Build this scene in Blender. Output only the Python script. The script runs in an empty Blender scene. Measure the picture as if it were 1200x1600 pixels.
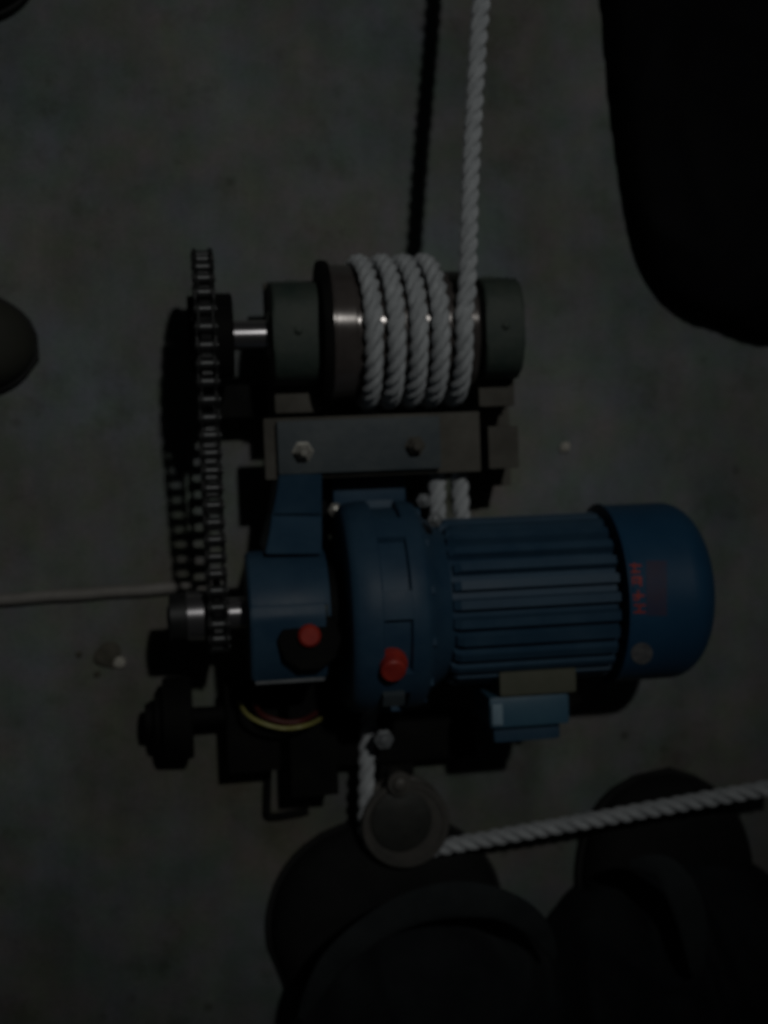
import bpy, bmesh, math, random
from mathutils import Vector, Matrix, Quaternion, noise
random.seed(7)
C = bpy.context.scene
COL = C.collection

# ---------------------------------------------------------------- camera, light, exposure
CAM_H = 1.11
F = 2000.0
nad = Vector(((310-600)/F, (800-695)/F, -1)).normalized()
Q = nad.rotation_difference(Vector((0, 0, -1)))
cd = bpy.data.cameras.new('camera'); cam = bpy.data.objects.new('camera', cd); COL.objects.link(cam)
cd.sensor_fit = 'VERTICAL'; cd.sensor_height = 24; cd.lens = 24*F/1600
cd.clip_start = 0.02; cd.clip_end = 100
cam.location = (0, 0, CAM_H); cam.rotation_mode = 'QUATERNION'; cam.rotation_quaternion = Q
cd.dof.use_dof = True; cd.dof.focus_distance = 0.70; cd.dof.aperture_fstop = 3.7
C.camera = cam

def P(px, py, z=0.0):
    d = Q @ Vector(((px-600)/F, (800-py)/F, -1))
    t = (z-CAM_H)/d.z
    return Vector((0, 0, CAM_H)) + d*t

w = bpy.data.worlds.new('World'); C.world = w; w.use_nodes = True
bg = w.node_tree.nodes['Background']
bg.inputs[0].default_value = (0.8, 0.95, 1.0, 1); bg.inputs[1].default_value = 0.0032

LDIR = Vector((0.14, 0.345, 1.0)).normalized()
ld = bpy.data.lights.new('work_lamp', 'SPOT'); lamp = bpy.data.objects.new('work_lamp', ld); COL.objects.link(lamp)
AIM = P(480, 520, 0.05)
lamp.location = AIM + LDIR*3.6
lamp.rotation_euler = (-LDIR).to_track_quat('-Z', 'Y').to_euler()
ld.energy = 61; ld.spot_size = math.radians(23.5); ld.spot_blend = 1.0
ld.shadow_soft_size = 0.052; ld.color = (0.985, 1.0, 0.965)

C.view_settings.view_transform = 'Standard'; C.view_settings.look = 'None'
C.view_settings.exposure = 0; C.view_settings.gamma = 1
C.render.filter_size = 2.2
C.cycles.filter_width = 2.6 if hasattr(C, 'cycles') else 2

# ---------------------------------------------------------------- materials
def mat(name, col, rough=0.5, metal=0.0, col2=None, scale=20, spec=0.5, bump=0.0, bscale=None, mixpos=(0.35, 0.7), rvar=0.0):
    m = bpy.data.materials.new(name); m.use_nodes = True
    nt = m.node_tree; b = nt.nodes['Principled BSDF']
    b.inputs['Roughness'].default_value = rough; b.inputs['Metallic'].default_value = metal
    b.inputs['Specular IOR Level'].default_value = spec
    b.inputs['Base Color'].default_value = (*col, 1)
    tc = nt.nodes.new('ShaderNodeTexCoord')
    if col2:
        n = nt.nodes.new('ShaderNodeTexNoise'); n.inputs['Scale'].default_value = scale; n.inputs['Detail'].default_value = 8
        n.inputs['Roughness'].default_value = 0.65
        r = nt.nodes.new('ShaderNodeValToRGB')
        r.color_ramp.elements[0].position = mixpos[0]; r.color_ramp.elements[1].position = mixpos[1]
        r.color_ramp.elements[0].color = (*col, 1); r.color_ramp.elements[1].color = (*col2, 1)
        nt.links.new(tc.outputs['Object'], n.inputs['Vector']); nt.links.new(n.outputs['Fac'], r.inputs['Fac'])
        nt.links.new(r.outputs['Color'], b.inputs['Base Color'])
        if rvar:
            mr = nt.nodes.new('ShaderNodeMapRange'); mr.inputs[1].default_value = .3; mr.inputs[2].default_value = .7
            mr.inputs[3].default_value = rough-rvar; mr.inputs[4].default_value = rough+rvar
            nt.links.new(n.outputs['Fac'], mr.inputs[0]); nt.links.new(mr.outputs[0], b.inputs['Roughness'])
    if bump:
        n2 = nt.nodes.new('ShaderNodeTexNoise'); n2.inputs['Scale'].default_value = bscale or 200; n2.inputs['Detail'].default_value = 6
        bp = nt.nodes.new('ShaderNodeBump'); bp.inputs['Strength'].default_value = bump; bp.inputs['Distance'].default_value = 0.002
        nt.links.new(tc.outputs['Object'], n2.inputs['Vector']); nt.links.new(n2.outputs['Fac'], bp.inputs['Height'])
        nt.links.new(bp.outputs['Normal'], b.inputs['Normal'])
    return m

M = {}
M['blue'] = mat('blue_paint', (0.022, 0.060, 0.108), 0.5, 0, (0.042, 0.092, 0.145), 20, 0.28, 0.12, 60, rvar=0.07)
M['blue_hood'] = mat('deep_blue_paint', (0.012, 0.06, 0.125), 0.5, 0, (0.018, 0.075, 0.15), 16, 0.35, 0.06, 30, rvar=0.06)
M['blue_grey'] = mat('blue_grey_paint', (0.045, 0.062, 0.074), 0.55, 0, (0.085, 0.10, 0.105), 26, 0.35, 0.2, 120)
M['blue_bright'] = mat('bright_blue_paint', (0.045, 0.12, 0.19), 0.38, 0, (0.06, 0.145, 0.21), 30, 0.7, 0.1, 60)
M['green'] = mat('green_grey_paint', (0.034, 0.052, 0.044), 0.6, 0, (0.068, 0.08, 0.066), 28, 0.35, 0.3, 120)
M['brown'] = mat('dusty_brown_steel', (0.07, 0.064, 0.053), 0.75, 0, (0.125, 0.117, 0.10), 30, 0.4, 0.3, 90)
M['rust'] = mat('worn_drum_steel', (0.085, 0.072, 0.068), 0.2, 0.3, (0.14, 0.122, 0.115), 30, 0.5, 0.05, 60, rvar=0.03)
M['black'] = mat('black_steel', (0.005, 0.005, 0.005), 0.7, 0, (0.010, 0.010, 0.009), 40, 0.08, 0.2, 100)
M['chain'] = mat('oily_chain_steel', (0.010, 0.0105, 0.011), 0.55, 0.0, (0.018, 0.018, 0.018), 200, 0.3)
M['roller'] = mat('chain_roller_steel', (0.09, 0.092, 0.095), 0.35, 0.6, (0.05, 0.05, 0.05), 120, 0.5)
M['sprocket'] = mat('dark_sprocket_steel', (0.02, 0.021, 0.022), 0.5, 0.4, (0.04, 0.04, 0.04), 80, 0.5)
M['steel'] = mat('bright_shaft_steel', (0.42, 0.40, 0.41), 0.24, 0.9, (0.4, 0.38, 0.4), 60, 0.5)
M['nut'] = mat('zinc_bolt_steel', (0.3, 0.29, 0.26), 0.35, 0.5, (0.2, 0.19, 0.17), 90, 0.5)
M['nut_pale'] = mat('pale_zinc_nut', (0.2, 0.21, 0.22), 0.5, 0.2, (0.12, 0.13, 0.14), 90, 0.5)
M['red'] = mat('red_plastic', (0.5, 0.045, 0.025), 0.5, 0, (0.32, 0.025, 0.02), 60, 0.4)
M['red_ink'] = mat('red_lettering', (0.6, 0.07, 0.035), 0.6, 0, (0.22, 0.03, 0.03), 90, 0.3)
M['maroon'] = mat('dull_maroon_sticker', (0.04, 0.05, 0.1), 0.6, 0, (0.06, 0.045, 0.075), 50, 0.3)
M['sticker'] = mat('grey_sticker', (0.22, 0.22, 0.22), 0.6, 0, (0.1, 0.1, 0.11), 160, 0.3)
M['yellow'] = mat('yellow_wire', (0.36, 0.33, 0.1), 0.45)
M['redwire'] = mat('red_wire', (0.09, 0.014, 0.01), 0.6)
M['box_glint'] = mat('pale_glint_blue', (0.3, 0.42, 0.5), 0.3, 0, (0.22, 0.33, 0.42), 200, 0.6)
M['olive'] = mat('dull_olive_nameplate', (0.1, 0.105, 0.075), 0.6, 0, (0.125, 0.125, 0.095), 60, 0.3)
M['rope'] = mat('off_white_rope_fibre', (0.62, 0.64, 0.66), 0.85, 0, (0.42, 0.44, 0.46), 90, 0.2, 0.5, 900)
M['trouser'] = mat('dark_trouser_cloth', (0.013, 0.015, 0.018), 0.9, 0, (0.032, 0.035, 0.038), 12, 0.15, 0.5, 600)
M['trouser_black'] = mat('black_cloth', (0.006, 0.006, 0.007), 0.95, 0, (0.009, 0.009, 0.01), 12, 0.05)
M['leather'] = mat('black_shoe_leather', (0.008, 0.009, 0.009), 0.75, 0, (0.018, 0.018, 0.018), 14, 0.12)
M['shoe_brown'] = mat('dark_brown_shoe', (0.035, 0.036, 0.03), 0.7, 0, (0.045, 0.045, 0.035), 20, 0.2)
M['rubber'] = mat('black_rubber_sole', (0.012, 0.012, 0.012), 0.8)
M['pulley'] = mat('grimy_pulley_steel', (0.115, 0.105, 0.095), 0.5, 0.2, (0.07, 0.068, 0.062), 35, 0.4, 0.25, 90)
M['pulley_dark'] = mat('pulley_shade', (0.025, 0.026, 0.024), 0.5, 0, (0.04, 0.04, 0.035), 60, 0.4, 0.3, 90)
M['pipe'] = mat('dusty_grey_pipe', (0.2, 0.185, 0.17), 0.65, 0.1, (0.34, 0.32, 0.30), 14, 0.4, 0.2, 60)
M['stone'] = mat('pale_pebble', (0.5, 0.47, 0.42), 0.8, 0, (0.4, 0.38, 0.33), 150, 0.3)
M['debris'] = mat('dark_clod', (0.07, 0.065, 0.05), 0.9, 0, (0.12, 0.11, 0.09), 90, 0.2)

def floor_material():
    m = bpy.data.materials.new('worn_concrete'); m.use_nodes = True
    nt = m.node_tree; b = nt.nodes['Principled BSDF']; L = nt.links.new
    tc = nt.nodes.new('ShaderNodeTexCoord')
    def nz(scale, detail=6, rough=.6, stretch=None):
        n = nt.nodes.new('ShaderNodeTexNoise'); n.inputs['Scale'].default_value = scale
        n.inputs['Detail'].default_value = detail; n.inputs['Roughness'].default_value = rough
        if stretch:
            mp = nt.nodes.new('ShaderNodeMapping'); mp.inputs['Scale'].default_value = stretch
            L(tc.outputs['Object'], mp.inputs['Vector']); L(mp.outputs[0], n.inputs['Vector'])
        else: L(tc.outputs['Object'], n.inputs['Vector'])
        return n
    def ramp(n, a, c, ca, cc, out='Fac'):
        r = nt.nodes.new('ShaderNodeValToRGB'); e = r.color_ramp.elements
        e[0].position = a; e[1].position = c; e[0].color = (*ca, 1); e[1].color = (*cc, 1)
        L(n.outputs[out], r.inputs['Fac']); return r
    def mix(kind, fac, a, c):
        x = nt.nodes.new('ShaderNodeMix'); x.data_type = 'RGBA'; x.blend_type = kind
        if isinstance(fac, float): x.inputs[0].default_value = fac
        else: L(fac, x.inputs[0])
        L(a, x.inputs[6]); L(c, x.inputs[7]); return x.outputs[2]
    base = ramp(nz(5, 10, .66), .34, .66, (.13, .143, .136), (.235, .246, .236))
    tint = ramp(nz(9, 5, .55), .38, .62, (1.07, .98, .92), (.91, 1.0, 1.07))
    c = mix('MULTIPLY', 1.0, base.outputs[0], tint.outputs[0])
    tint2 = ramp(nz(34, 4, .5), .35, .65, (.88, 1.0, .86), (1.08, .99, 1.12))
    c = mix('MULTIPLY', .8, c, tint2.outputs[0])
    streak = ramp(nz(1, 6, .6, (26, 4, 1)), .35, .7, (.78, .78, .77), (1.06, 1.06, 1.06))
    c = mix('MULTIPLY', .7, c, streak.outputs[0])
    st = ramp(nz(13, 8, .7), .54, .70, (1, 1, 1), (.55, .55, .47))
    c = mix('MULTIPLY', .8, c, st.outputs[0])
    fine = ramp(nz(330, 4, .7), .25, .8, (.68, .68, .68), (1.28, 1.28, 1.28))
    c = mix('MULTIPLY', .7, c, fine.outputs[0])
    # small dark pits
    v = nt.nodes.new('ShaderNodeTexVoronoi'); v.inputs['Scale'].default_value = 26; L(tc.outputs['Object'], v.inputs['Vector'])
    vp = ramp(v, .05, .16, (.5, .5, .46), (1, 1, 1), 'Distance')
    gate = ramp(nz(7, 2), .5, .62, (0, 0, 0), (1, 1, 1))
    c = mix('MULTIPLY', gate.outputs[0], c, vp.outputs[0])
    # brown oily patch soaked into the concrete right of the machine
    mp = nt.nodes.new('ShaderNodeMapping'); mp.vector_type = 'TEXTURE'
    mp.inputs['Location'].default_value = (0.25, -.08, 0); mp.inputs['Scale'].default_value = (.3, .3, 1)
    wn = nz(6, 5)
    add = nt.nodes.new('ShaderNodeVectorMath'); add.operation = 'ADD'
    sc = nt.nodes.new('ShaderNodeVectorMath'); sc.operation = 'SCALE'; sc.inputs['Scale'].default_value = .25
    L(wn.outputs['Color'], sc.inputs[0]); L(tc.outputs['Object'], add.inputs[0]); L(sc.outputs[0], add.inputs[1])
    L(add.outputs[0], mp.inputs['Vector'])
    g = nt.nodes.new('ShaderNodeTexGradient'); g.gradient_type = 'SPHERICAL'; L(mp.outputs[0], g.inputs['Vector'])
    gm = ramp(g, .02, .6, (0, 0, 0), (1, 1, 1))
    br = nt.nodes.new('ShaderNodeRGB'); br.outputs[0].default_value = (.80, .74, .66, 1)
    c = mix('MULTIPLY', gm.outputs[0], c, br.outputs[0])
    L(c, b.inputs['Base Color'])
    b.inputs['Roughness'].default_value = .85; b.inputs['Specular IOR Level'].default_value = .25
    bn = nz(60, 8, .7); bp = nt.nodes.new('ShaderNodeBump'); bp.inputs['Strength'].default_value = .35; bp.inputs['Distance'].default_value = .002
    L(bn.outputs['Fac'], bp.inputs['Height']); L(bp.outputs['Normal'], b.inputs['Normal'])
    return m
M['floor'] = floor_material()

# ---------------------------------------------------------------- helpers
def link(name, me, m, parent=None, loc=None):
    o = bpy.data.objects.new(name, me); COL.objects.link(o)
    if m is not None and isinstance(me, bpy.types.Mesh) and not me.materials: me.materials.append(m)
    if parent: o.parent = parent
    if loc is not None: o.location = loc
    return o
def finish(name, bm, m, parent=None, smooth=True, angle=35):
    bmesh.ops.recalc_face_normals(bm, faces=bm.faces)
    me = bpy.data.meshes.new(name); bm.to_mesh(me); bm.free()
    if smooth:
        for p in me.polygons: p.use_smooth = True
        me.set_sharp_from_angle(angle=math.radians(angle))
    return link(name, me, m, parent)
def tag(o, label=None, cat=None, group=None, kind=None):
    if label: o['label'] = label
    if cat: o['category'] = cat
    if group: o['group'] = group
    if kind: o['kind'] = kind
    return o
def empty(name, loc=(0, 0, 0), rz=0):
    o = bpy.data.objects.new(name, None); COL.objects.link(o); o.location = loc; o.rotation_euler = (0, 0, rz)
    o.empty_display_size = .02
    return o
def box(bm, c, s, rot=None, bev=0.0):
    r = bmesh.ops.create_cube(bm, size=1)['verts']
    bmesh.ops.scale(bm, vec=s, verts=r)
    if bev:
        es = list({e for v in r for e in v.link_edges})
        rr = bmesh.ops.bevel(bm, geom=es, offset=bev, segments=2, affect='EDGES', profile=.7)
        r = list({v for f in rr['faces'] for v in f.verts} | {v for v in r if v.is_valid})
    if rot is not None: bmesh.ops.transform(bm, matrix=rot.to_4x4(), verts=r)
    bmesh.ops.translate(bm, vec=c, verts=r)
def lathe(bm, prof, axis='x', c=(0, 0, 0), seg=48, wob=0):
    """prof: list of (t, r) along the axis"""
    rings = []
    for t, r in prof:
        if r < 1e-6:
            pts = [bm.verts.new(_ax(axis, t, 0, 0, c))]
        else:
            pts = [bm.verts.new(_ax(axis, t, r*math.cos(2*math.pi*k/seg), r*math.sin(2*math.pi*k/seg), c)) for k in range(seg)]
        rings.append(pts)
    for a, b in zip(rings, rings[1:]):
        for k in range(seg):
            k2 = (k+1) % seg
            if len(a) == 1 and len(b) == 1: continue
            if len(a) == 1: bm.faces.new((a[0], b[k], b[k2]))
            elif len(b) == 1: bm.faces.new((a[k], b[0], a[k2]))
            else: bm.faces.new((a[k], b[k], b[k2], a[k2]))
    for ring in (rings[0], rings[-1]):
        if len(ring) > 2: bm.faces.new(ring)
def _ax(axis, t, u, v, c):
    if axis == 'x': p = (t, u, v)
    elif axis == 'y': p = (u, t, v)
    else: p = (u, v, t)
    return (p[0]+c[0], p[1]+c[1], p[2]+c[2])
def prism(bm, pts, x0, x1, axis='x'):
    """pts polygon in the two other axes, extruded along axis"""
    a = [bm.verts.new(_ax(axis, x0, u, v, (0, 0, 0))) for u, v in pts]
    b = [bm.verts.new(_ax(axis, x1, u, v, (0, 0, 0))) for u, v in pts]
    n = len(pts)
    bm.faces.new(a); bm.faces.new(b)
    for k in range(n): bm.faces.new((a[k], a[(k+1) % n], b[(k+1) % n], b[k]))
def catmull(pts, step=0.002):
    pts = [Vector(p) for p in pts]
    out = []
    n = len(pts)
    for i in range(n-1):
        p0 = pts[max(i-1, 0)]; p1 = pts[i]; p2 = pts[i+1]; p3 = pts[min(i+2, n-1)]
        k = max(2, int((p2-p1).length/step))
        for j in range(k):
            t = j/k
            out.append(0.5*((2*p1)+(-p0+p2)*t+(2*p0-5*p1+4*p2-p3)*t*t+(-p0+3*p1-3*p2+p3)*t**3))
    out.append(pts[-1]); return out
def frames(path):
    """parallel transport frames"""
    T = []
    for i in range(len(path)):
        a = path[max(i-1, 0)]; b = path[min(i+1, len(path)-1)]
        T.append((b-a).normalized())
    n = T[0].orthogonal().normalized(); N = [n]
    for i in range(1, len(path)):
        q = T[i-1].rotation_difference(T[i]); n = (q @ N[-1]); n = (n - T[i]*n.dot(T[i])).normalized(); N.append(n)
    return T, N
def tube(bm, path, r, seg=12, cap=True):
    T, N = frames(path); rings = []
    for i, p in enumerate(path):
        rr = r(i/(len(path)-1)) if callable(r) else r
        B = T[i].cross(N[i])
        rings.append([bm.verts.new(p + (N[i]*math.cos(2*math.pi*k/seg)+B*math.sin(2*math.pi*k/seg))*rr) for k in range(seg)])
    for a, b in zip(rings, rings[1:]):
        for k in range(seg): bm.faces.new((a[k], a[(k+1) % seg], b[(k+1) % seg], b[k]))
    if cap: bm.faces.new(rings[0]); bm.faces.new(rings[-1])

# ---------------------------------------------------------------- the floor
bm = bmesh.new()
bmesh.ops.create_grid(bm, x_segments=2, y_segments=2, size=4)
fl = finish('floor', bm, M['floor'], smooth=False)
tag(fl, 'dim grey stained concrete floor under the winch', kind='structure')

# ---------------------------------------------------------------- machine frame of reference
HZ = 0.11
A0 = P(300, 962, HZ); A1 = P(1010, 923, HZ)
TH = math.atan2(A1.y-A0.y, A1.x-A0.x)
ORG = P(495, 800, 0)
win = empty('electric_winch', ORG, TH)
tag(win, 'blue electric motor winch with chain drive and rope drum on a black frame', 'winch')
Rinv = Matrix.Rotation(-TH, 3, 'Z')
def L(px, py, z): return Rinv @ (P(px, py, z)-ORG)
S = 1/2000.0
MY = (L(300, 962, HZ).y + L(1010, 923, HZ).y)/2         # motor axis y
DY = L(390, 524, HZ).y                                   # drum axis y
def MX(px, py=940, z=HZ): return L(px, py, z).x

# ---- drum shaft, bearings, drum
def part(name, bm, m, parent=None, **k): return finish(name, bm, m, parent or win, **k)
dxl, dxr = MX(400, 524), MX(810, 520)
xs0 = MX(340, 524)
bm = bmesh.new(); lathe(bm, [(xs0-.02, 0), (xs0-.02, .0105), (xs0-.019, .0115), (dxr+.002, .0115), (dxr+.003, .0105), (dxr+.003, 0)], c=(0, DY, HZ), seg=40)
part('drum_shaft', bm, M['steel'])
bm = bmesh.new(); lathe(bm, [(MX(333, 524), .014), (MX(333, 524), .0165), (MX(354, 524), .0165), (MX(357, 524), .015), (MX(357, 524), .0115)], c=(0, DY, HZ), seg=36)
part('shaft_collar', bm, M['nut'])

DR = .0462
x0 = MX(513, 520, .15); x1 = MX(742, 512, .15)
xw = MX(562, 520, .165)
bm = bmesh.new()
lathe(bm, [(x0-.0035, 0), (x0-.0035, .0540), (x0-.0025, .0550), (x0+.0045, .0550), (x0+.0055, .0530), (xw-.001, .0522), (xw, .0512), (xw+.0002, DR), (x1-.002, DR), (x1+.002, DR), (x1+.004, DR-.002), (x1+.004, 0)], c=(0, DY, HZ), seg=96)
drum = part('drum', bm, M['rust'])
bm = bmesh.new(); lathe(bm, [(x0-.0040, .02), (x0-.0040, .0555), (x0-.0025, .0562), (x0+.0015, .0562), (x0+.0035, .0552), (x0+.0035, .02)], c=(0, DY, HZ), seg=96)
part('drum_flange', bm, M['black'])

def bearing(xa, xb, nm=1):
    yc = DY; zb = HZ-.038
    pts = []
    hw = .044
    pts += [(yc-hw, zb), (yc-hw, zb+.013), (yc-hw+.003, zb+.016)]
    for k in range(0, 17):
        a = math.pi*(1-k/16); ca, sa = math.cos(a), math.sin(a)
        pts.append((yc+.0395*math.copysign(abs(ca)**.62, ca), HZ-.006+.042*sa**.62))
    pts += [(yc+hw-.003, zb+.016), (yc+hw, zb+.013), (yc+hw, zb)]
    bm = bmesh.new(); prism(bm, pts, xa, xb)
    es = [e for e in bm.edges if abs(e.verts[0].co.x-e.verts[1].co.x) < 1e-6]
    bmesh.ops.bevel(bm, geom=es, offset=.003, segments=3, affect='EDGES', profile=.5)
    b = part('bearing_block', bm, M['green'])
    bm = bmesh.new(); lathe(bm, [(xa-.002, .012), (xa-.002, .017), (xa-.001, .018), (xb+.001, .018), (xb+.0015, .017), (xb+.0015, .012)], c=(0, yc, HZ), seg=36)
    part('bearing_insert', bm, M['nut'], b)
    for yy in (-.036, .037):
        bm = bmesh.new(); lathe(bm, [(zb+.014, .009), (zb+.0165, .009), (zb+.0165, .0065), (zb+.022, .0065), (zb+.0225, .005), (zb+.0225, 0)], axis='z', c=((xa+xb)/2, yc+yy, 0), seg=6)
        part('bolt', bm, M['green'], b, smooth=False)
    bm = bmesh.new(); lathe(bm, [(HZ+.033, .0035), (HZ+.037, .0035), (HZ+.0375, .0022), (HZ+.039, .0022), (HZ+.0395, 0)], axis='z', c=((xa+xb)/2, yc, 0), seg=14)
    part('grease_nipple', bm, M['green'], b)
    bm = bmesh.new(); box(bm, ((xa+xb)/2+.001, yc-.0475, zb+.0125), (xb-xa-.001, .0265, .040), bev=.0015)
    part('pedestal', bm, M['brown'])
    # packer plate under the block
    bm = bmesh.new(); box(bm, ((xa+xb)/2, yc-.009, zb-.0065), (xb-xa+.004, .108, .0129), bev=.001)
    part('packer_plate', bm, M['brown'])
bearing(MX(424, 524, .12), MX(501, 524, .12))
bearing(MX(749, 520, .12), MX(808, 520, .12))

# ---- chain drive
def sprocket(xc, yc, R, teeth, width, hub_r, parent_name, holes=0):
    bm = bmesh.new(); n = teeth*8; pts = []
    for k in range(n):
        a = 2*math.pi*k/n
        r = R + .0036*math.cos(teeth*a)
        pts.append((yc+r*math.cos(a), HZ+r*math.sin(a)))
    prism(bm, pts, xc-width/2, xc+width/2)
    o = part(parent_name, bm, M['sprocket'])
    return o
pitch = .0130
CX_top = L(313, 392, HZ).x; CX_bot = L(345, 1022, HZ).x
CX = (CX_top+CX_bot)/2
RB, RS = .0615, .0262
big = sprocket(CX, DY, RB-.001, 30, .0075, .02, 'sprocket')
SPY = L(300, 962, HZ).y
sm = sprocket(CX, MY, RS-.001, 13, .006, .01, 'sprocket')
bm = bmesh.new(); lathe(bm, [(CX+.004, 0.011), (CX+.004, .0305), (CX+.005, .0325), (CX+.0195, .0325), (CX+.021, .031), (CX+.021, .0112)], c=(0, DY, HZ), seg=48)
finish('hub', bm, M['black'], big)
bm = bmesh.new(); lathe(bm, [(CX-.013, 0.0), (CX-.013, .030), (CX-.012, .031), (CX-.004, .031), (CX-.004, 0.0)], c=(0, DY, HZ), seg=48)
finish('hub', bm, M['black'], big)
bm = bmesh.new(); lathe(bm, [(CX+.003, 0.009), (CX+.003, .0165), (CX+.008, .0165), (CX+.009, .015), (CX+.009, .009)], c=(0, MY, HZ), seg=36)
finish('hub', bm, M['steel'], sm)
bm = bmesh.new(); lathe(bm, [(CX-.037, 0), (CX-.037, .0175), (CX-.036, .0185), (CX-.003, .0185), (CX-.003, 0)], c=(0, MY, HZ), seg=36)
finish('hub', bm, M['sprocket'], sm)
bm = bmesh.new(); lathe(bm, [(CX-.0235, .0), (CX-.0235, .0192), (CX-.023, .0197), (CX-.0105, .0197), (CX-.010, .019), (CX-.010, 0)], c=(0, MY, HZ), seg=36)
finish('collar', bm, M['steel'], sm)
# chain loop path
dyc = DY-MY; beta = math.asin((RB-RS)/dyc)
def cpath(s):
    """closed chain loop, s in metres"""
    Lt = math.sqrt(dyc**2-(RB-RS)**2)
    arcB = RB*(math.pi+2*beta); arcS = RS*(math.pi-2*beta)
    tot = 2*Lt+arcB+arcS; s %= tot
    # angles measured from +y toward +z
    aT = math.pi/2+beta            # tangent angle on top
    if s < Lt:                     # top run small -> big
        t = s/Lt
        p0 = (MY+RS*math.cos(aT), HZ+RS*math.sin(aT)); p1 = (DY+RB*math.cos(aT), HZ+RB*math.sin(aT))
        p = (p0[0]+(p1[0]-p0[0])*t, p0[1]+(p1[1]-p0[1])*t); ang = math.atan2(p1[1]-p0[1], p1[0]-p0[0]); sag = -.0015*math.sin(math.pi*t)
        return (p[0], p[1]+sag), ang, tot
    s -= Lt
    if s < arcB:
        a = aT - s/RB
        return (DY+RB*math.cos(a), HZ+RB*math.sin(a)), a-math.pi/2, tot
    s -= arcB
    if s < Lt:
        t = s/Lt; a = -aT
        p0 = (DY+RB*math.cos(a), HZ+RB*math.sin(a)); p1 = (MY+RS*math.cos(a), HZ+RS*math.sin(a))
        return (p0[0]+(p1[0]-p0[0])*t, p0[1]+(p1[1]-p0[1])*t - .006*math.sin(math.pi*t)), math.atan2(p1[1]-p0[1], p1[0]-p0[0]), tot
    s -= Lt
    a = -aT - s/RS
    return (MY+RS*math.cos(a), HZ+RS*math.sin(a)), a-math.pi/2, tot
tot = cpath(0)[2]; nl = int(round(tot/pitch/2))*2; pt = tot/nl
def link_mesh(inner, cw):
    bm = bmesh.new()
    hx = .0052 if inner else .0068
    for sx in (-1, 1):
        pts = []
        for k in range(9):
            a = math.pi/2+math.pi*k/8; pts.append((-pt/2+.0052*math.cos(a), .0052*math.sin(a)))
        pts.append((0, -.0040))
        for k in range(9):
            a = -math.pi/2+math.pi*k/8; pts.append((pt/2+.0052*math.cos(a), .0052*math.sin(a)))
        pts.append((0, .0040))
        prism(bm, pts, sx*hx-.0008, sx*hx+.0008)
    return bm
mesh_in = link_mesh(True, 0); mi = bpy.data.meshes.new('link'); bmesh.ops.recalc_face_normals(mesh_in, faces=mesh_in.faces); mesh_in.to_mesh(mi); mesh_in.free(); mi.materials.append(M['chain'])
mesh_out = link_mesh(False, 0); mo = bpy.data.meshes.new('link'); bmesh.ops.recalc_face_normals(mesh_out, faces=mesh_out.faces); mesh_out.to_mesh(mo); mesh_out.free(); mo.materials.append(M['chain'])
bmr = bmesh.new(); lathe(bmr, [(-.0042, 0), (-.0042, .0038), (.0042, .0038), (.0042, 0)], seg=14)
lathe(bmr, [(-.0086, 0), (-.0086, .0022), (-.0079, .0024), (.0079, .0024), (.0086, .0022), (.0086, 0)], seg=10)
bmesh.ops.recalc_face_normals(bmr, faces=bmr.faces)
mr_ = bpy.data.meshes.new('roller'); bmr.to_mesh(mr_); bmr.free(); mr_.materials.append(M['roller'])
for p in mr_.polygons: p.use_smooth = True
mr_.set_sharp_from_angle(angle=math.radians(40))
chain = empty('chain', (CX, 0, 0)); chain.parent = win
chain['label'] = 'dark oily roller chain'
for i in range(nl):
    (y, z), a, _ = cpath(i*pt); (y2, z2), a2, _ = cpath((i+1)*pt)
    jx = random.uniform(-.0002, .0002)
    o = link('link', mi if i % 2 else mo, None, chain, (jx, (y+y2)/2, (z+z2)/2)); o.rotation_euler = (math.atan2(z2-z, y2-y), 0, 0)
    o = link('roller', mr_, None, chain, (jx, y, z))

# ---- gear motor along the motor axis
CM = (0, MY, HZ)
bm = bmesh.new(); lathe(bm, [(CX-.039, 0), (CX-.039, .0085), (CX-.0385, .009), (CX+.009, .009), (CX+.009, .0125), (MX(395), .0125), (MX(395), 0)], c=CM, seg=32)
part('motor_shaft', bm, M['steel'])
xa, xb = MX(389, 960, .15), MX(516, 955, .15)
bm = bmesh.new()
lathe(bm, [(xa, .012), (xa, .0455), (xa+.002, .0475), (xa+.008, .0480), (xb-.006, .0480), (xb, .0465), (xb, .02)], c=CM, seg=64)
hous = part('gearbox_housing', bm, M['blue'])
# lower flat flank of the housing with a pale strip painting the glint of its machined edge
bm = bmesh.new()
prism(bm, [(MY-.0500, HZ-.03), (MY-.0500, HZ+.0290), (MY-.047, HZ+.0325), (MY-.004, HZ+.0505), (MY+.006, HZ+.0505), (MY+.012, HZ+.0475), (MY+.012, HZ-.03)], xa+.0005, xb-.003)
es = [e for e in bm.edges]
bmesh.ops.bevel(bm, geom=es, offset=.0015, segments=2, affect='EDGES')
finish('housing_cover', bm, M['blue'], hous)
bm = bmesh.new(); box(bm, ((xa+xb)/2-.001, MY-.0505, HZ+.018), (xb-xa-.008, .0026, .024), bev=.0008)
finish('machined_edge_glint', bm, M['nut_pale'], hous)
# neck
bm = bmesh.new(); lathe(bm, [(xb-.004, .02), (xb-.004, .036), (MX(545), .036), (MX(545), .02)], c=CM, seg=48)
part('gearbox_neck', bm, M['black'])
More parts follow.
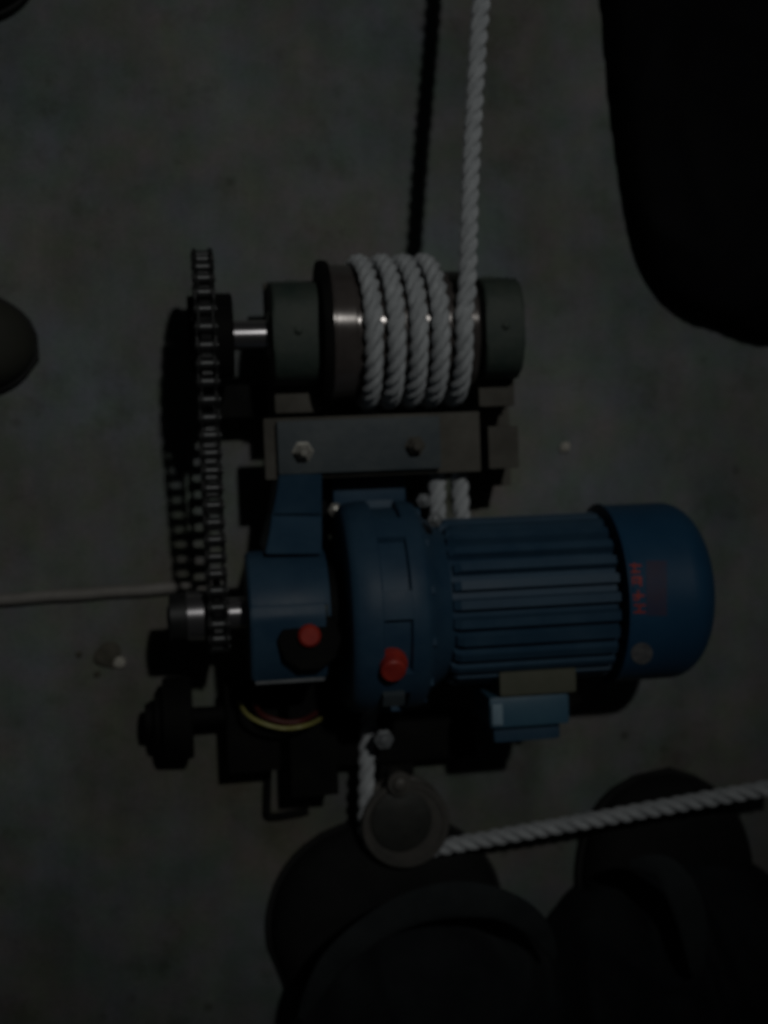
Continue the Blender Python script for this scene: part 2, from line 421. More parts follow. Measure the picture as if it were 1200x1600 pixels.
# round cap with red plug on the housing
cp = L(478, 1003, HZ+.05)
bm = bmesh.new(); lathe(bm, [(HZ+.02, .0245), (HZ+.047, .0245), (HZ+.049, .023), (HZ+.0495, .0)], axis='z', c=(cp.x+.003, cp.y+.001, 0), seg=10)
capo = finish('cap', bm, M['black'], hous)
bm = bmesh.new(); lathe(bm, [(HZ+.047, .0085), (HZ+.055, .0085), (HZ+.0572, .0065), (HZ+.0572, 0)], axis='z', c=(L(484, 994, HZ+.056).x, L(484, 994, HZ+.056).y, 0), seg=20)
part('oil_plug', bm, M['red'])
bm = bmesh.new(); q = L(503, 958, HZ+.05); box(bm, (q.x, q.y, HZ+.046), (.010, .012, .006), bev=.001); finish('lug', bm, M['green'], hous)
# ring gear casing: two flanges with a waist bridged by lugs
r0, r1, r2, r3, r4, r5 = [MX(v, 940, .15) for v in (541, 572, 588, 630, 652, 700)]
bm = bmesh.new()
lathe(bm, [(r0, .03), (r0, .0765), (r0+.002, .080), (r0+.006, .0820), (r1, .0835), (r2-.001, .0835), (r2, .0825), (r2+.0005, .0775), (r3-.0005, .0775), (r3, .0815), (r3+.001, .0825),
           (r4, .0820), (r4+.004, .0800), (r4+.010, .0700), (r5-.006, .0640), (r5, .0600), (r5, .03)], c=CM, seg=96)
ring = part('ring_casing', bm, M['blue'])
for k in range(8):
    a = math.radians(83+45*k)
    bm = bmesh.new(); box(bm, (0, 0, .0785), (r3-r2+.002, .0215, .009), bev=.0012)
    bmesh.ops.transform(bm, matrix=Matrix.Rotation(a-math.pi/2, 4, 'X'), verts=bm.verts)
    bmesh.ops.translate(bm, vec=((r2+r3)/2, MY, HZ), verts=bm.verts)
    finish('lug', bm, M['blue'], ring)
for k in range(12):
    a = math.radians(15+30*k)
    bm = bmesh.new(); lathe(bm, [(r4+.0, 0), (r4+.001, .0052), (r4+.0075, .0052), (r4+.008, 0)], seg=6)
    bmesh.ops.translate(bm, vec=(0, MY+.0745*math.cos(a), HZ+.0745*math.sin(a)), verts=bm.verts)
    finish('bolt', bm, M['blue'], ring, smooth=False)
# red plug and pale nuts on the ring
def onring(px, py, r):
    """point on the casing surface radius r seen at that pixel: iterate on z"""
    z = HZ+r
    for _ in range(30):
        q = L(px, py, z); d = max(-r, min(r, q.y-MY)); z = HZ+math.sqrt(max(0, r*r-d*d))
    return L(px, py, z), z
def radial(name, px, py, r, prof, m, parent, seg=16, smooth=True):
    q, z = onring(px, py, r); a = math.atan2(q.y-MY, z-HZ)
    bm = bmesh.new(); lathe(bm, prof, axis='z', seg=seg)
    bmesh.ops.transform(bm, matrix=Matrix.Rotation(-a, 4, 'X'), verts=bm.verts)
    bmesh.ops.translate(bm, vec=(q.x, q.y, z), verts=bm.verts)
    return finish(name, bm, m, parent, smooth=smooth)
radial('oil_plug', 611, 1034, .0775, [(-.004, .012), (.004, .012), (.0045, .0105), (.0045, .0100), (.012, .0095), (.0135, .008), (.0135, 0)], M['red'], win, 20)
q, z = onring(608, 1050, .0775); a = math.atan2(q.y-MY, z-HZ)
bm = bmesh.new(); box(bm, (0, 0, 0), (.021, .0045, .011), bev=.001)
bmesh.ops.transform(bm, matrix=Matrix.Translation((q.x, q.y, z)) @ Matrix.Rotation(-a, 4, 'X'), verts=bm.verts); finish('clip', bm, M['black'], ring)
q, z = onring(612, 1078, .0775); a = math.atan2(q.y-MY, z-HZ)
bm = bmesh.new(); box(bm, (0, 0, .004), (.017, .012, .016), bev=.002)
bmesh.ops.transform(bm, matrix=Matrix.Translation((q.x, q.y, z)) @ Matrix.Rotation(-a*.7, 4, 'X'), verts=bm.verts); finish('clamp_nut', bm, M['blue_grey'], ring)
for (px, py, rr, zz, mm) in ((545, 1092, .0065, .075, 'nut_pale'), (600, 1156, .0085, .075, 'nut_pale'), (680, 812, .006, .165, 'nut_pale'), (662, 782, .006, .10, 'nut_pale'), (524, 797, .006, .09, 'nut')):
    q = L(px, py, zz); bm = bmesh.new(); lathe(bm, [(zz-.012, rr*.6), (zz-.006, rr*.6), (zz-.006, rr), (zz, rr), (zz+.0005, rr*.8), (zz+.0005, rr*.5), (zz+.004, rr*.5), (zz+.0045, 0)], axis='z', c=(q.x, q.y, 0), seg=6)
    finish('nut', bm, M[mm], ring if py != 1156 else win, smooth=False)
# stud carrying the nut at the lower edge
q = L(600, 1156, .07); bm = bmesh.new(); lathe(bm, [(0.0, .004), (.066, .004)], axis='z', c=(q.x, q.y, 0), seg=10); part('stud', bm, M['black'])

# motor body with cooling fins
b0, b1 = MX(690, 935, .16), MX(968, 925, .16)
bm = bmesh.new()
lathe(bm, [(b0-.004, .03), (b0-.004, .0595), (b0, .0600), (b0+.012, .0585), (b1-.004, .0585), (b1-.004, .03)], c=CM, seg=96)
body = part('motor_body', bm, M['blue'])
NF = 28
for k in range(NF):
    a = 2*math.pi*(k+.35)/NF
    ad = math.degrees(a) % 360      # 0 = +z ; positive toward +y
    if 228 < ad < 276: continue      # terminal box side (-y)
    bm = bmesh.new()
    x0_ = b0+.006+.0012*(k % 3); hh = .0082
    v = [(x0_, .058), (x0_+.001, .0635), (x0_+.006, .058+hh), (b1-.004, .058+hh), (b1-.003, .058)]
    prism(bm, [(p[0], p[1]) for p in v], -.0043, .0043, axis='y')
    for vv in bm.verts:
        if vv.co.z > .062: vv.co.y *= .78
    bmesh.ops.transform(bm, matrix=Matrix.Translation((0, MY, HZ)) @ Matrix.Rotation(-a, 4, 'X'), verts=bm.verts)
    finish('fin', bm, M['blue'], body, smooth=False)
# fan cover
h0, h1 = MX(938, 925), MX(1062, 925)
HR = .0715
prof = [(h0, .066), (h0, HR+.0012), (h0+.0012, HR+.0016), (h0+.003, HR+.0006), (h0+.005, HR), (h1-.016, HR)]
for k in range(1, 13):
    a = math.pi/2*k/12
    prof.append((h1-.016+.030*math.sin(a), .020+(HR-.020)*math.cos(a)**.8 if k < 12 else .0))
bm = bmesh.new(); lathe(bm, prof, c=CM, seg=96)
hood = part('fan_cover', bm, M['blue_hood'])
# red lettering painted along the cover rim, and the round sticker
def onhood(px, py, lift=.0004):
    q, z = onring(px, py, HR+lift); return Vector((q.x, q.y, z))
def patch(name, px0, py0, px1, py1, m, n=6, lift=.0004):
    bm = bmesh.new(); g = []
    for i in range(n+1):
        row = []
        for j in range(3):
            row.append(bm.verts.new(onhood(px0+(px1-px0)*j/2, py0+(py1-py0)*i/n, lift)))
        g.append(row)
    for i in range(n):
        for j in range(2): bm.faces.new((g[i][j], g[i][j+1], g[i+1][j+1], g[i+1][j]))
    return finish(name, bm, m, hood)
patch('sticker', 1010, 876, 1042, 962, M['maroon'], 8, .0002)
strokes = []
for gi, gy in enumerate((880, 901, 922, 943)):
    gx = 982+gi*2.5
    sets = [[(0, 2, 20, 5), (8, 0, 11, 16), (0, 12, 18, 15)],
            [(2, 0, 5, 15), (2, 0, 18, 3), (15, 1, 18, 15), (2, 7, 18, 10)],
            [(0, 7, 20, 10), (9, 0, 12, 16), (3, 13, 8, 16)],
            [(1, 1, 19, 4), (1, 12, 19, 15), (8, 3, 11, 13)]][gi]
    for (a_, b_, c_, d_) in sets: strokes.append((gx+a_, gy+b_, gx+c_, gy+d_))
bm = bmesh.new()
for (a_, b_, c_, d_) in strokes:
    n = 3; g = []
    for i in range(n+1):
        g.append([bm.verts.new(onhood(a_, b_+(d_-b_)*i/n, .0006)), bm.verts.new(onhood(c_, b_+(d_-b_)*i/n, .0006))])
    for i in range(n): bm.faces.new((g[i][0], g[i][1], g[i+1][1], g[i+1][0]))
finish('lettering', bm, M['red_ink'], hood)
bm = bmesh.new(); c0 = bm.verts.new(onhood(1003, 1021)); ring_v = []
for k in range(20):
    a = 2*math.pi*k/20; ring_v.append(bm.verts.new(onhood(1003+17*math.cos(a), 1021+17*math.sin(a))))
for k in range(20): bm.faces.new((c0, ring_v[k], ring_v[(k+1) % 20]))
finish('round_sticker', bm, M['sticker'], hood)

# terminal box on the flank, with its plate
q0 = L(768, 1086, .145); q1 = L(888, 1132, .145)
tx0, tx1 = q0.x, q1.x; ty1, ty0 = L(830, 1086, .145).y, L(830, 1136, .145).y
bm = bmesh.new(); box(bm, ((tx0+tx1)/2, (ty0+ty1)/2, .112), (tx1-tx0+.004, ty1-ty0, .064), bev=.005)
tb = part('terminal_box', bm, M['blue_bright'])
bm = bmesh.new(); box(bm, ((tx0+tx1)/2, ty0-.006, .105), (tx1-tx0-.006, .016, .058), bev=.005)
finish('lid', bm, M['blue'], tb)
bm = bmesh.new(); box(bm, (tx0+.004, (ty0+ty1)/2-.001, .1452), (.0085, .0165, .003), bev=.0012)  # pale plate paints the glint at the left end of the box
finish('box_glint', bm, M['box_glint'], tb)
bm = bmesh.new(); lathe(bm, [(tx1, .010), (tx1+.004, .010), (tx1+.004, .0115), (tx1+.009, .0115), (tx1+.010, .009), (tx1+.018, .004), (tx1+.018, 0)], c=(0, (ty0+ty1)/2+.001, .118), seg=6)
finish('cable_gland', bm, M['black'], tb, smooth=False)
bm = bmesh.new(); a0 = L(780, 1033, .15); a1 = L(902, 1076, .15)
box(bm, ((a0.x+a1.x)/2, (a0.y+a1.y)/2, .135), (a1.x-a0.x, a0.y-a1.y+.006, .028), rot=None, bev=.003)
finish('junction_base', bm, M['olive'], body)

# ---- mounting foot, webs and frame
bm = bmesh.new(); p0 = L(432, 654, .1225); p1 = L(690, 736, .1225)
yT, yB = L(560, 654, .1225).y, L(560, 737, .1225).y
box(bm, ((p0.x+p1.x)/2, (yT+yB)/2, .118), (p1.x-p0.x, yT-yB, .009), bev=.0015)
foot = part('mounting_foot', bm, M['blue_grey'])
for px, py, mm in ((474, 706, 'nut'), (650, 697, 'brown')):
    q = L(px, py, .128); bm = bmesh.new()
    lathe(bm, [(.1225, .0085), (.124, .0085), (.1241, .0066), (.130, .0066), (.131, .0055), (.131, .0042), (.135, .0042), (.136, .003), (.136, 0)], axis='z', c=(q.x, q.y, 0), seg=6)
    finish('bolt', bm, M[mm], foot, smooth=False)
def web(px0, px1, pxb0, pxb1, py0, py1, name='web'):
    """solid gusset from the foot up to the casing"""
    bm = bmesh.new()
    a = L(px0, py0, .1215); b = L(px1, py0, .1215); c = L(pxb1, py1, .138); d = L(pxb0, py1, .138)
    am = L((px0+pxb0)/2, (py0+py1)/2+2, .108); bm_ = L((px1+pxb1)/2, (py0+py1)/2+2, .108)
    vs = []
    for zlow in (None, .03):
        for v in (a, b, bm_, c, d, am):
            vs.append(bm.verts.new((v.x, v.y, v.z if zlow is None else zlow+.02)))
    t = vs[:6]; u = vs[6:]
    bm.faces.new((t[0], t[1], t[2], t[5])); bm.faces.new((t[5], t[2], t[3], t[4]))
    bm.faces.new((u[5], u[2], u[1], u[0])); bm.faces.new((u[4], u[3], u[2], u[5]))
    for k in range(6): bm.faces.new((t[k], t[(k+1) % 6], u[(k+1) % 6], u[k]))
    bmesh.ops.bevel(bm, geom=list(bm.edges), offset=.001, segments=2, affect='EDGES')
    return finish(name, bm, M['blue'], win)
web(436, 503, 414, 503, 739, 866)
bm = bmesh.new(); wa = L(520, 742, .085); wb = L(636, 790, .085)
box(bm, ((wa.x+wb.x)/2, (wa.y+wb.y)/2, .07), (wb.x-wa.x, abs(wa.y-wb.y)-.004, .022), bev=.003); part('web', bm, M['blue'])
# bench plate
bm = bmesh.new(); p0 = L(411, 650, .1135); p1 = L(752, 740, .1135)
yT, yB = L(560, 649, .1135).y, L(560, 744, .1135).y
box(bm, ((p0.x+p1.x)/2, (yT+yB)/2, .1088), (p1.x-p0.x, yT-yB, .0094), bev=.001)
part('bench_plate', bm, M['brown'])
# side rails (channels) and cross members, black steel
def rail(xa, xb, ya, yb, z0, z1, name='frame_rail', m='black'):
    bm = bmesh.new(); cx, cy = (xa+xb)/2, (ya+yb)/2
    sx, sy = abs(xb-xa), abs(yb-ya)
    if sy >= sx:
        box(bm, (cx, cy, z1-.0025), (sx, sy, .005), bev=.0008)
        for s in (-1, 1): box(bm, (cx+s*(sx/2-.003), cy, (z0+z1-.006)/2), (.005, sy-.002, z1-z0-.006), bev=.0006)
    else:
        box(bm, (cx, cy, z1-.0025), (sx, sy, .005), bev=.0008)
        for s in (-1, 1): box(bm, (cx, cy+s*(sy/2-.003), (z0+z1-.006)/2), (sx-.002, .005, z1-z0-.006), bev=.0006)
    return part(name, bm, M[m])
rx0, rx1 = L(430, 600, .06).x, L(505, 600, .06).x
rail(rx0, rx1, L(460, 470, .06).y, L(460, 1232, .03).y, 0.001, .0585)
rx2, rx3 = L(742, 600, .06).x, L(802, 600, .06).x
rail(rx2-.003, rx3-.004, L(760, 480, .06).y, L(760, 760, .06).y, 0.001, .0585, m='brown')
rail(L(505, 1160, .03).x, L(742, 1160, .03).x, L(600, 1128, .03).y, L(600, 1190, .03).y, .001, .034, 'cross_member')
rail(L(352, 1100, .03).x, L(432, 1100, .03).x, L(380, 1062, .03).y, L(380, 1198, .03).y, .001, .05, 'side_box')
rail(rx1+.0006, rx2-.004, L(600, 660, .03).y, L(600, 735, .03).y, .0015, .030, 'cross_member')
# black block behind the chain, modelled in place of a shadow
bm = bmesh.new(); a = L(345, 603, .04); b = L(402, 652, .04); box(bm, ((a.x+b.x)/2+.004, (a.y+b.y)/2, .041), (b.x-a.x+.016, a.y-b.y, .025), bev=.002); part('bracket_or_shade', bm, M['black'])
for _x0, _x1 in ((rx0+.004, rx1-.004), (rx2, rx3-.008)):
    bm = bmesh.new(); box(bm, ((_x0+_x1)/2, L(600, 705, .07).y, .0813), (_x1-_x0, .034, .0450), bev=.001); part('spacer_block', bm, M['black'] if _x0 < 0 else M['brown'])
# wires looping out under the housing
def wire(name, pts, r, m, parent=None):
    bm = bmesh.new(); tube(bm, catmull([L(*p) for p in pts], .003), r, 10); return finish(name, bm, m, parent or win)
wire('wire', [(374, 1098, .06), (386, 1116, .082), (410, 1130, .09), (444, 1138, .09), (480, 1133, .088), (508, 1118, .055), (520, 1100, .04)], .0017, M['yellow'])
wire('wire', [(396, 1098, .055), (408, 1116, .078), (426, 1124, .084), (450, 1129, .084), (476, 1125, .08), (500, 1110, .05)], .0024, M['redwire'])

# ---------------------------------------------------------------- the rope
RR = .0073
rope = empty('rope', P(735, 400, .1))
tag(rope, 'off-white twisted rope wound on the drum, round the pulley and out of frame', 'rope')
def Wl(x, y, z): return Matrix.Rotation(TH, 3, 'Z') @ Vector((x, y, z)) + ORG      # winch-local to world
pts = []
# exit run to the top of the frame (world points), then over the drum, five wraps, underneath to the pulley
rd = DR+RR
wx = [MX(v, 520, .165) for v in (585, 621, 656, 690, 727)]
lead = math.radians(9)
yl = DY+rd*math.sin(lead); zl = HZ+rd*math.cos(lead)
topx = wx[4]
far = P(774, -420, .140)
start_drum = Wl(topx+.0008, yl, zl)
for k in range(30):
    t = k/30; p = far.lerp(start_drum, t); pts.append(p+Vector((.0015*math.sin(t*7), 0, 0)))
# angle phi from +z; exiting at +lead (toward +y); wraps go the other way: toward -y, under, back up
for i in range(4, -1, -1):
    n = 40
    for k in range(n):
        ph = lead - 2*math.pi*k/n
        f = k/n
        # most of the sideways step happens on the far (+y) side, as in the photograph
        g = min(1, max(0, (f-.28)/.34)); g = g*g*(3-2*g)
        g2 = min(1, max(0, (f-.70)/.28)); g2 = g2*(2-g2)
        nxt = (wx[i-1] if i > 0 else wx[0]-.004)-.0085*(1-g2)
        if i == 0 and k > 20: break
        x = wx[i]+(nxt-wx[i])*g
        pts.append(Wl(x, DY+rd*math.sin(ph), HZ+rd*math.cos(ph)))
# away beneath the frame to the pulley
PC = P(634, 1288, .055); PRAD = .0325
pts += [P(600, 700, .048), P(596, 820, .042), P(585, 1000, .04), P(573, 1170, .04)]
pc = Vector((PC.x, PC.y, .043))
a0 = math.radians(176); a1 = math.radians(305)
for k in range(14):
    a = a0+(a1-a0)*k/13
    pts.append(pc+Vector((math.cos(a), math.sin(a), 0))*PRAD)
end = P(1290, 1215, .115)
last = pts[-1]
for k in range(1, 22): pts.append(last.lerp(end, k/21))
# resample evenly
def resample(path, step):
    out = [path[0]]; acc = 0
    for a, b in zip(path, path[1:]):
        d = (b-a).length
        while acc+d >= step:
            t = (step-acc)/d; a = a.lerp(b, t); out.append(a.copy()); d = (b-a).length; acc = 0
        acc += d
    return out
path = resample(pts, .0016)
# light smoothing
for _ in range(2):
    path = [path[0]]+[(path[i-1]+path[i]*2+path[i+1])/4 for i in range(1, len(path)-1)]+[path[-1]]
T, N = frames(path)
inv = Matrix.Translation(-rope.location)
NS = 3; lay = .036
for s in range(NS):
    bm = bmesh.new(); rings = []; sg = 8; sr = RR*.585; off = RR*.43
    for i, p in enumerate(path):
        ang = 2*math.pi*(i*.0016/lay) + 2*math.pi*s/NS
        B = T[i].cross(N[i]); c = p+(N[i]*math.cos(ang)+B*math.sin(ang))*off-rope.location
        wv = 1+.14*noise.noise(Vector((i*.11, s*9.1, 0)))
        rings.append([bm.verts.new(c+(N[i]*math.cos(2*math.pi*k/sg)+B*math.sin(2*math.pi*k/sg))*sr*wv) for k in range(sg)])
    for a, b in zip(rings, rings[1:]):
        for k in range(sg): bm.faces.new((a[k], a[(k+1) % sg], b[(k+1) % sg], b[k]))
    bm.faces.new(rings[0]); bm.faces.new(rings[-1])
    finish('strand', bm, M['rope'], rope)
# second return strand seen below the bench plate
rope2 = empty('rope', P(705, 780, .05))
tag(rope2, 'short doubled length of off-white rope between bench plate and motor', 'rope')
path2 = resample(catmull([P(693, 700, .088), P(685, 735, .090), P(683, 770, .090), P(684, 812, .088), P(688, 850, .070), P(702, 872, .055), P(718, 850, .070), P(721, 812, .088), P(719, 770, .090), P(717, 735, .090), P(712, 700, .088)], .002), .0016)
T2, N2 = frames(path2)
for s in range(NS):
    bm = bmesh.new(); rings = []; sg = 8
    for i, p in enumerate(path2):
        ang = 2*math.pi*(i*.0016/lay) + 2*math.pi*s/NS
        B = T2[i].cross(N2[i]); c = p+(N2[i]*math.cos(ang)+B*math.sin(ang))*RR*.43-rope2.location
        rings.append([bm.verts.new(c+(N2[i]*math.cos(2*math.pi*k/sg)+B*math.sin(2*math.pi*k/sg))*RR*.585) for k in range(sg)])
    for a, b in zip(rings, rings[1:]):
        for k in range(sg): bm.faces.new((a[k], a[(k+1) % sg], b[(k+1) % sg], b[k]))
    bm.faces.new(rings[0]); bm.faces.new(rings[-1])
    finish('strand', bm, M['rope'], rope2)

# ---------------------------------------------------------------- guide pulley
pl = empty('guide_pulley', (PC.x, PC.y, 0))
tag(pl, 'round grimy guide pulley lying flat below the motor with rope round it', 'pulley')
bm = bmesh.new(); lathe(bm, [(.0505, .012), (.0505, .036), (.0515, .0375), (.0555, .0375), (.0568, .0365), (.0568, .0325), (.0556, .0315), (.0556, .017), (.0575, .016), (.0575, 0)], axis='z', seg=72)
finish('flange', bm, M['pulley'], pl)
bm = bmesh.new(); lathe(bm, [(.029, .012), (.029, .0365), (.034, .0375), (.036, .036), (.039, .026), (.047, .026), (.050, .034), (.050, .012)], axis='z', seg=72)
finish('sheave', bm, M['pulley'], pl)
bm = bmesh.new(); lathe(bm, [(.0572, 0), (.0572, .0262), (.0580, .0258), (.0586, .024), (.0586, 0)], axis='z', c=(-.004, .0035, 0), seg=48)  # offset dark disc paints the pulley's shaded centre
finish('shade_disc', bm, M['pulley_dark'], pl)
bm = bmesh.new(); lathe(bm, [(0, .014), (.0288, .014), (.0288, 0)], axis='z', seg=32); finish('post', bm, M['black'], pl)
bm = bmesh.new(); q = P(624, 1224, .06)-Vector((PC.x, PC.y, 0))
lathe(bm, [(.035, .0075), (.058, .0075), (.060, .0105), (.0625, .0105), (.0635, .0095), (.0635, .0065), (.067, .006), (.068, .0045), (.068, 0)], axis='z', c=(q.x, q.y, 0), seg=28)
finish('bolt', bm, M['pulley'], pl)
bm = bmesh.new(); box(bm, (q.x*.5, q.y*.5+.01, .022), (.03, .06, .008), bev=.001); finish('bracket_or_shade', bm, M['black'], pl)

# ---------------------------------------------------------------- black stepped form, L-shaped shadow piece, pipe, pebbles
o = empty('stepped_form', (*P(266, 1122, 0.036).xy, 0), TH)  # near-black stepped solid of turned rings with a stub
tag(o, 'black stepped round form on the floor left of the frame', 'hub')
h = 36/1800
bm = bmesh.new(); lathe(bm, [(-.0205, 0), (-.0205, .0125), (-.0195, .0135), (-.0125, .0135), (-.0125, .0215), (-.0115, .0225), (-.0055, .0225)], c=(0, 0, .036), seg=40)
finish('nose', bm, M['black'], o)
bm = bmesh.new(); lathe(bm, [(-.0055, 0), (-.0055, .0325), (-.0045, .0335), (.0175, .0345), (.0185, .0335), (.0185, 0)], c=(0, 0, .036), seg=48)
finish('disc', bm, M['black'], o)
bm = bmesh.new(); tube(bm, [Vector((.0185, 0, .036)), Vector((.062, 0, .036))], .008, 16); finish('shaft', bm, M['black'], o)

bo = P(418, 1240, .004)
rp = catmull([P(420, 1190, .005), P(418, 1225, .005), P(417, 1262, .005), P(418, 1274, .005), P(428, 1276, .005), P(455, 1272, .005), P(482, 1267, .005)], .002)
bm = bmesh.new(); tube(bm, [p-bo for p in rp], .0034, 10); o = finish('l_shadow', bm, M['black']); o.location = bo  # black tube modelled in place of a thin cast shadow
tag(o, 'thin black tube added for an L-shaped shadow on the floor below the frame', 'shadow')

p0 = P(-60, 941, .005); p1 = P(330, 914, .005); mid = (p0+p1)/2
pp = [p0.lerp(p1, t/14)-mid+Vector((0, .0004*math.sin(t*1.7), 0)) for t in range(15)]
bm = bmesh.new(); tube(bm, pp, .0052, 16); o = finish('pipe', bm, M['pipe']); o.location = mid
tag(o, 'thin pale grey pipe on the floor running from left edge to the chain', 'pipe')

def rock(px, py, r, m, label, cat='pebble', sq=.6, name='pebble'):
    bm = bmesh.new(); bmesh.ops.create_icosphere(bm, subdivisions=3, radius=r)
    sd = random.random()*50
    for v in bm.verts:
        n = noise.noise(v.co/r*1.1+Vector((sd, 0, 0))); v.co *= 1+.35*n; v.co.z *= sq
    o = finish(name, bm, M[m]); o.location = P(px, py, 0); o.location.z = r*sq*.75; o.rotation_euler = (0, 0, sd)
    tag(o, label, cat); return o
rock(882, 699, .0048, 'stone', 'small pale pebble on bare floor right of the bench plate')
rock(187, 1034, .0052, 'stone', 'tan pebble beside the dark clod, left of the chain')
rock(170, 1024, .011, 'debris', 'dark crumbled clod on the floor below the grey pipe', 'clod', .25, 'clod')
rock(246, 1012, .007, 'debris', 'small brown clod on the floor just left of the chain shadow', 'clod', .3, 'clod')
rock(152, 1053, .003, 'debris', 'tiny dark crumb below the larger dark clod', 'clod', .5, 'clod')
rock(124, 1022, .0028, 'debris', 'tiny dark crumb left of the larger dark clod', 'clod', .5, 'clod')
rock(812, 1102, .001, 'debris', 'speck', 'clod') if False else None

# ---------------------------------------------------------------- shoes and people
def shoe(name, tip, heel, width, height, m, parent=None, label=None):
    """upper + sole of a shoe from toe tip to heel (floor points)"""
    tip = Vector(tip); heel = Vector(heel); ax = (heel-tip); Ln = ax.length; rz = math.atan2(ax.y, ax.x)
    root = parent
    e = empty(name, tip, rz)
    def prof(u):    # half width
        return width/2*min(1, (1-(1-min(u/.28, 1))**2.2)**.5)*(1-.18*math.sin(math.pi*min(1, max(0, (u-.3)/.6))))*(1 if u < .88 else math.sqrt(max(.02, 1-((u-.88)/.12)**2)))
    def hgt(u): return height*(.62*min(1, (1-(1-min(u/.22, 1))**2)**.5)+.38*(1/(1+math.exp(-(u-.45)*12))))
    bm = bmesh.new(); rings = []; n = 34; sg = 24
    for i in range(n+1):
        u = .004+i/n*.992; ww = prof(u); hh = hgt(u)
        row = []
        for k in range(sg+1):
            a = math.pi*k/sg
            cs = math.cos(a); sn = math.sin(a)
            row.append(bm.verts.new((u*Ln, ww*math.copysign(abs(cs)**.8, cs), .010+hh*sn**.75)))
        rings.append(row)
    for a, b in zip(rings, rings[1:]):
        for k in range(sg): bm.faces.new((a[k], a[k+1], b[k+1], b[k]))
        bm.faces.new((a[0], b[0], b[sg], a[sg]))
    bm.faces.new(rings[0]); bm.faces.new(rings[-1])
    finish('upper', bm, m, e, angle=60)
    bm = bmesh.new(); lo = []; hi = []
    N_ = 40
    outl = [(-.003 if False else (.004+i/N_*.992), 1) for i in range(N_+1)]
    pts = [(u*Ln-(.002 if u < .02 else 0), prof(u)+.003) for u, _ in outl]+[(u*Ln, -prof(u)-.003) for u, _ in reversed(outl)]
    prism(bm, pts, .0005, .012, axis='z')
    finish('sole', bm, M['rubber'], e)
    if parent is not None:
        e.parent = parent; e.location = tip-parent.location
    return e
e = shoe('shoe', P(58, 541, .01), P(-420, 520, .01), .083, .06, M['shoe_brown'])
e.location.z = 0; tag(e, 'rounded dark shoe toe poking in at the left edge', 'shoe')
e = shoe('shoe', P(58, -62, .01), P(-380, -30, .01), .083, .06, M['leather'])  # shoe form added to darken the shaded corner
e.location.z = 0; tag(e, 'dark shoe toe added for the shade in the top left corner', 'shoe')

def mound(name, bumps, m, x0, x1, y0, y1, step, zr, parent, folds, sd=0):
    """clothed limb resting on the floor, given as overlapping rounded masses in floor metres, closed underneath"""
    nx = int((x1-x0)/step); ny = int((y1-y0)/step)
    bm = bmesh.new(); vt = {}
    def hfun(x, y):
        hs = []
        for (cx, cy, rx, ry, rot, h, pw, ex) in bumps:
            dx, dy = x-cx, y-cy; c, s = math.cos(rot), math.sin(rot)
            u = (dx*c+dy*s)/rx; v = (-dx*s+dy*c)/ry
            w_ = noise.noise(Vector((x*9+sd, y*9, 0)))*.10
            d = abs(u)**ex+abs(v)**ex+w_
            hs.append(h*max(0, 1-d)**pw if d < 1 else -1)
        hm = max(hs)
        if hm <= 0: return None
        # smooth union
        t = sum(max(q, 0)**4 for q in hs)**.25
        for (fx, fy, fr, fw, fh, a0, a1, ell) in folds:
            dx, dy = x-fx, (y-fy)*ell; r = math.hypot(dx, dy); a = math.degrees(math.atan2(dy, dx))
            if a0 < a < a1:
                e_ = min(1, (a-a0)/25, (a1-a)/25)
                t += fh*e_*math.exp(-((r-fr)/fw)**2)
        t += (.010*(1-abs(noise.noise(Vector((x*17+sd+y*6, y*7-x*3, 1)))*2))**3 + .006*noise.noise(Vector((x*12+sd, y*9, 1))))*min(1, hm/.03)+.003*noise.noise(Vector((x*50, y*34+sd, 4)))*min(1, hm/.03)
        return max(t, .0015)
    for i in range(nx+1):
        for j in range(ny+1):
            x = x0+i*step; y = y0+j*step
            t = hfun(x, y)
            if t is not None: vt[(i, j)] = bm.verts.new((x-parent.location.x, y-parent.location.y, t))
    for (i, j) in list(vt):
        if (i+1, j) in vt and (i, j+1) in vt and (i+1, j+1) in vt:
            bm.faces.new((vt[(i, j)], vt[(i+1, j)], vt[(i+1, j+1)], vt[(i, j+1)]))
    be = [e for e in bm.edges if e.is_boundary]
    nb = {}
    for e in be:
        a_, b_ = e.verts; nb.setdefault(a_, []).append(b_); nb.setdefault(b_, []).append(a_)
    for _ in range(14):
        new = {v: (v.co*2+sum((q.co for q in nb[v]), Vector()))/(2+len(nb[v])) for v in nb}
        for v, c_ in new.items(): v.co = c_
    r = bmesh.ops.extrude_edge_only(bm, edges=be)
    for v in r['geom']:
        if isinstance(v, bmesh.types.BMVert): v.co.z = .0005
    top = [v for v in bm.verts if v.co.z > .0006]
    for _ in range(4): bmesh.ops.smooth_vert(bm, verts=top, factor=.5, use_axis_x=True, use_axis_y=True, use_axis_z=True)
    loose = [v for v in bm.verts if not v.link_faces]
    bmesh.ops.delete(bm, geom=loose, context='VERTS')
    return finish(name, bm, m, parent, angle=70)
def B(px, py, rx, ry, rot, h, pw=.5, z=.05, ex=2):
    q = P(px, py, z); return (q.x, q.y, rx/1850, ry/1850, rot, h, pw, ex)

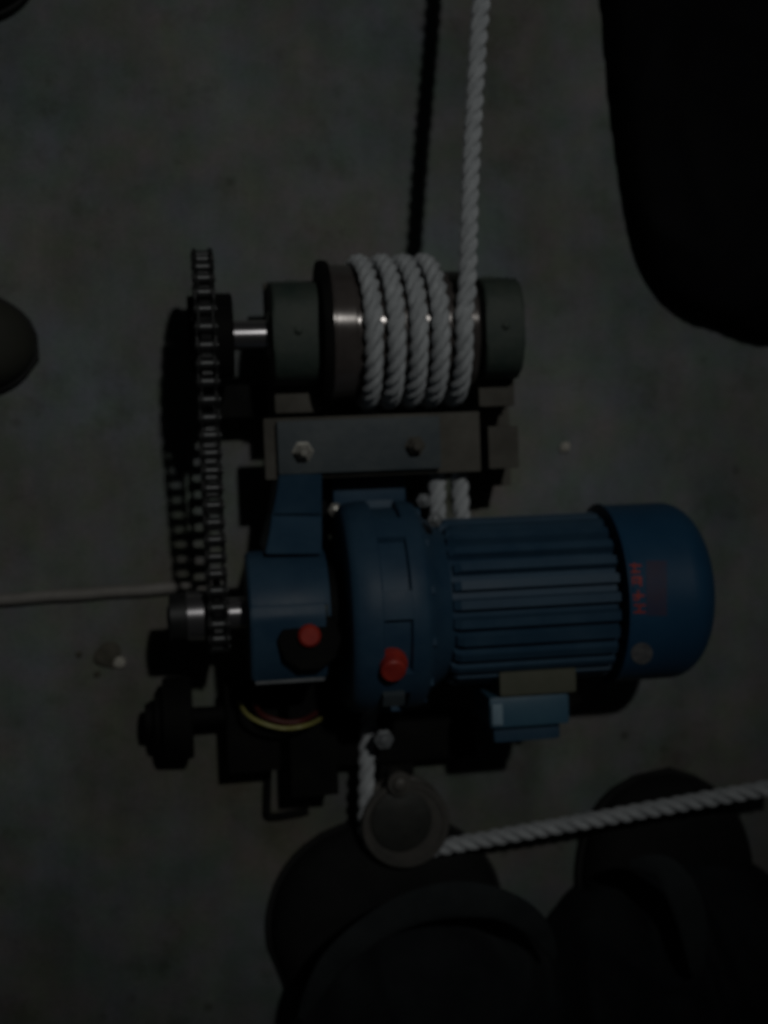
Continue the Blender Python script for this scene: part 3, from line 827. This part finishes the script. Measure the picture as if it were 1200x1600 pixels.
# seated person at the bottom of the picture: knees and shins in dark trousers, two shoes
pr = empty('person', (*P(760, 1560, 0).xy, 0))
tag(pr, 'person seated at the bottom edge, dark trousered knees and shoes only', 'person')
bumps = [B(672, 1622, 232, 226, 0.05, .115, .5, .06), B(690, 1840, 250, 300, 0, .13, .5, .06),
         B(1085, 1572, 258, 236, 0, .125, .5, .06), B(1090, 1850, 280, 300, 0, .14, .5, .06), B(880, 1950, 330, 260, 0, .15, .5, .06)]
fq = P(690, 1610, .12); fr = P(1000, 1560, .12)
folds = [(fq.x, fq.y, .092, .007, .014, 10, 160, 1.0), (fq.x, fq.y, .074, .008, -.016, 10, 160, 1.0), (fr.x, fr.y, .062, .009, .014, -50, 80, 1.0), (fr.x, fr.y, .082, .010, -.010, -50, 80, 1.0), (fr.x+.05, fr.y+.01, .02, .012, -.01, -170, 170, 1.0)]
bl = P(330, 2080, 0); br_ = P(1420, 1240, 0)
mound('trousers', bumps, M['trouser'], bl.x, br_.x, bl.y, br_.y, .0026, 0, pr, folds, 3)
M['cloth_band'] = mat('dark_band_cloth', (0.022, 0.026, 0.028), 0.92, 0, (0.036, 0.041, 0.043), 30, 0.2, 0.4, 500)  # slightly lighter cloth for bands laid over the trousers
def cloth_band(pts, r):
    pth = catmull([P(*p)-pr.location for p in pts], .004); T_, N_ = frames(pth)
    bm = bmesh.new(); rings = []
    for i, p in enumerate(pth):
        e_ = math.sin(math.pi*min(1, max(.02, i/(len(pth)-1))))**.5
        side = T_[i].cross(Vector((0, 0, 1))).normalized(); up = side.cross(T_[i])
        wv = 1+.25*noise.noise(Vector((i*.06, 3, 1)))
        rings.append([bm.verts.new(p+side*(r*1.5*e_*wv*math.cos(2*math.pi*k/16))+up*(r*.38*e_*math.sin(2*math.pi*k/16))) for k in range(16)])
    for a, b in zip(rings, rings[1:]):
        for k in range(16): bm.faces.new((a[k], a[(k+1) % 16], b[(k+1) % 16], b[k]))
    bm.faces.new(rings[0]); bm.faces.new(rings[-1])
    finish('cloth_band', bm, M['cloth_band'], pr)
cloth_band([(470, 1590, .094), (520, 1505, .108), (600, 1440, .116), (690, 1408, .120), (775, 1412, .118), (835, 1445, .106), (868, 1500, .085)], .0095)
cloth_band([(985, 1350, .112), (1035, 1356, .122), (1068, 1400, .128), (1084, 1455, .132), (1090, 1530, .134)], .009)
s1 = shoe('shoe', P(590, 1282, .02), P(650, 1850, .02), .205, .062, M['leather'], pr); s1.location.z = 0
s2 = shoe('shoe', P(1030, 1212, .02), P(1090, 1800, .02), .16, .058, M['leather'], pr); s2.location.z = 0

# kneeling person at the upper right: black clothed leg
p2 = empty('person', (*P(1180, 120, 0).xy, 0))
tag(p2, 'person kneeling in the top right corner, only a black clothed leg in view', 'person')
bumps = [B(1226, -14, 300, 525, .115, .055, .3, .03, 4.5), B(1300, 150, 300, 385, .2, .05, .3, .03, 4), B(1330, -250, 330, 620, 0, .075, .4, .03, 3)]
bl = P(900, 560, 0); br_ = P(1560, -500, 0)
mound('trousers', bumps, M['trouser_black'], bl.x, br_.x, bl.y, br_.y, .004, 0, p2, [], 9)
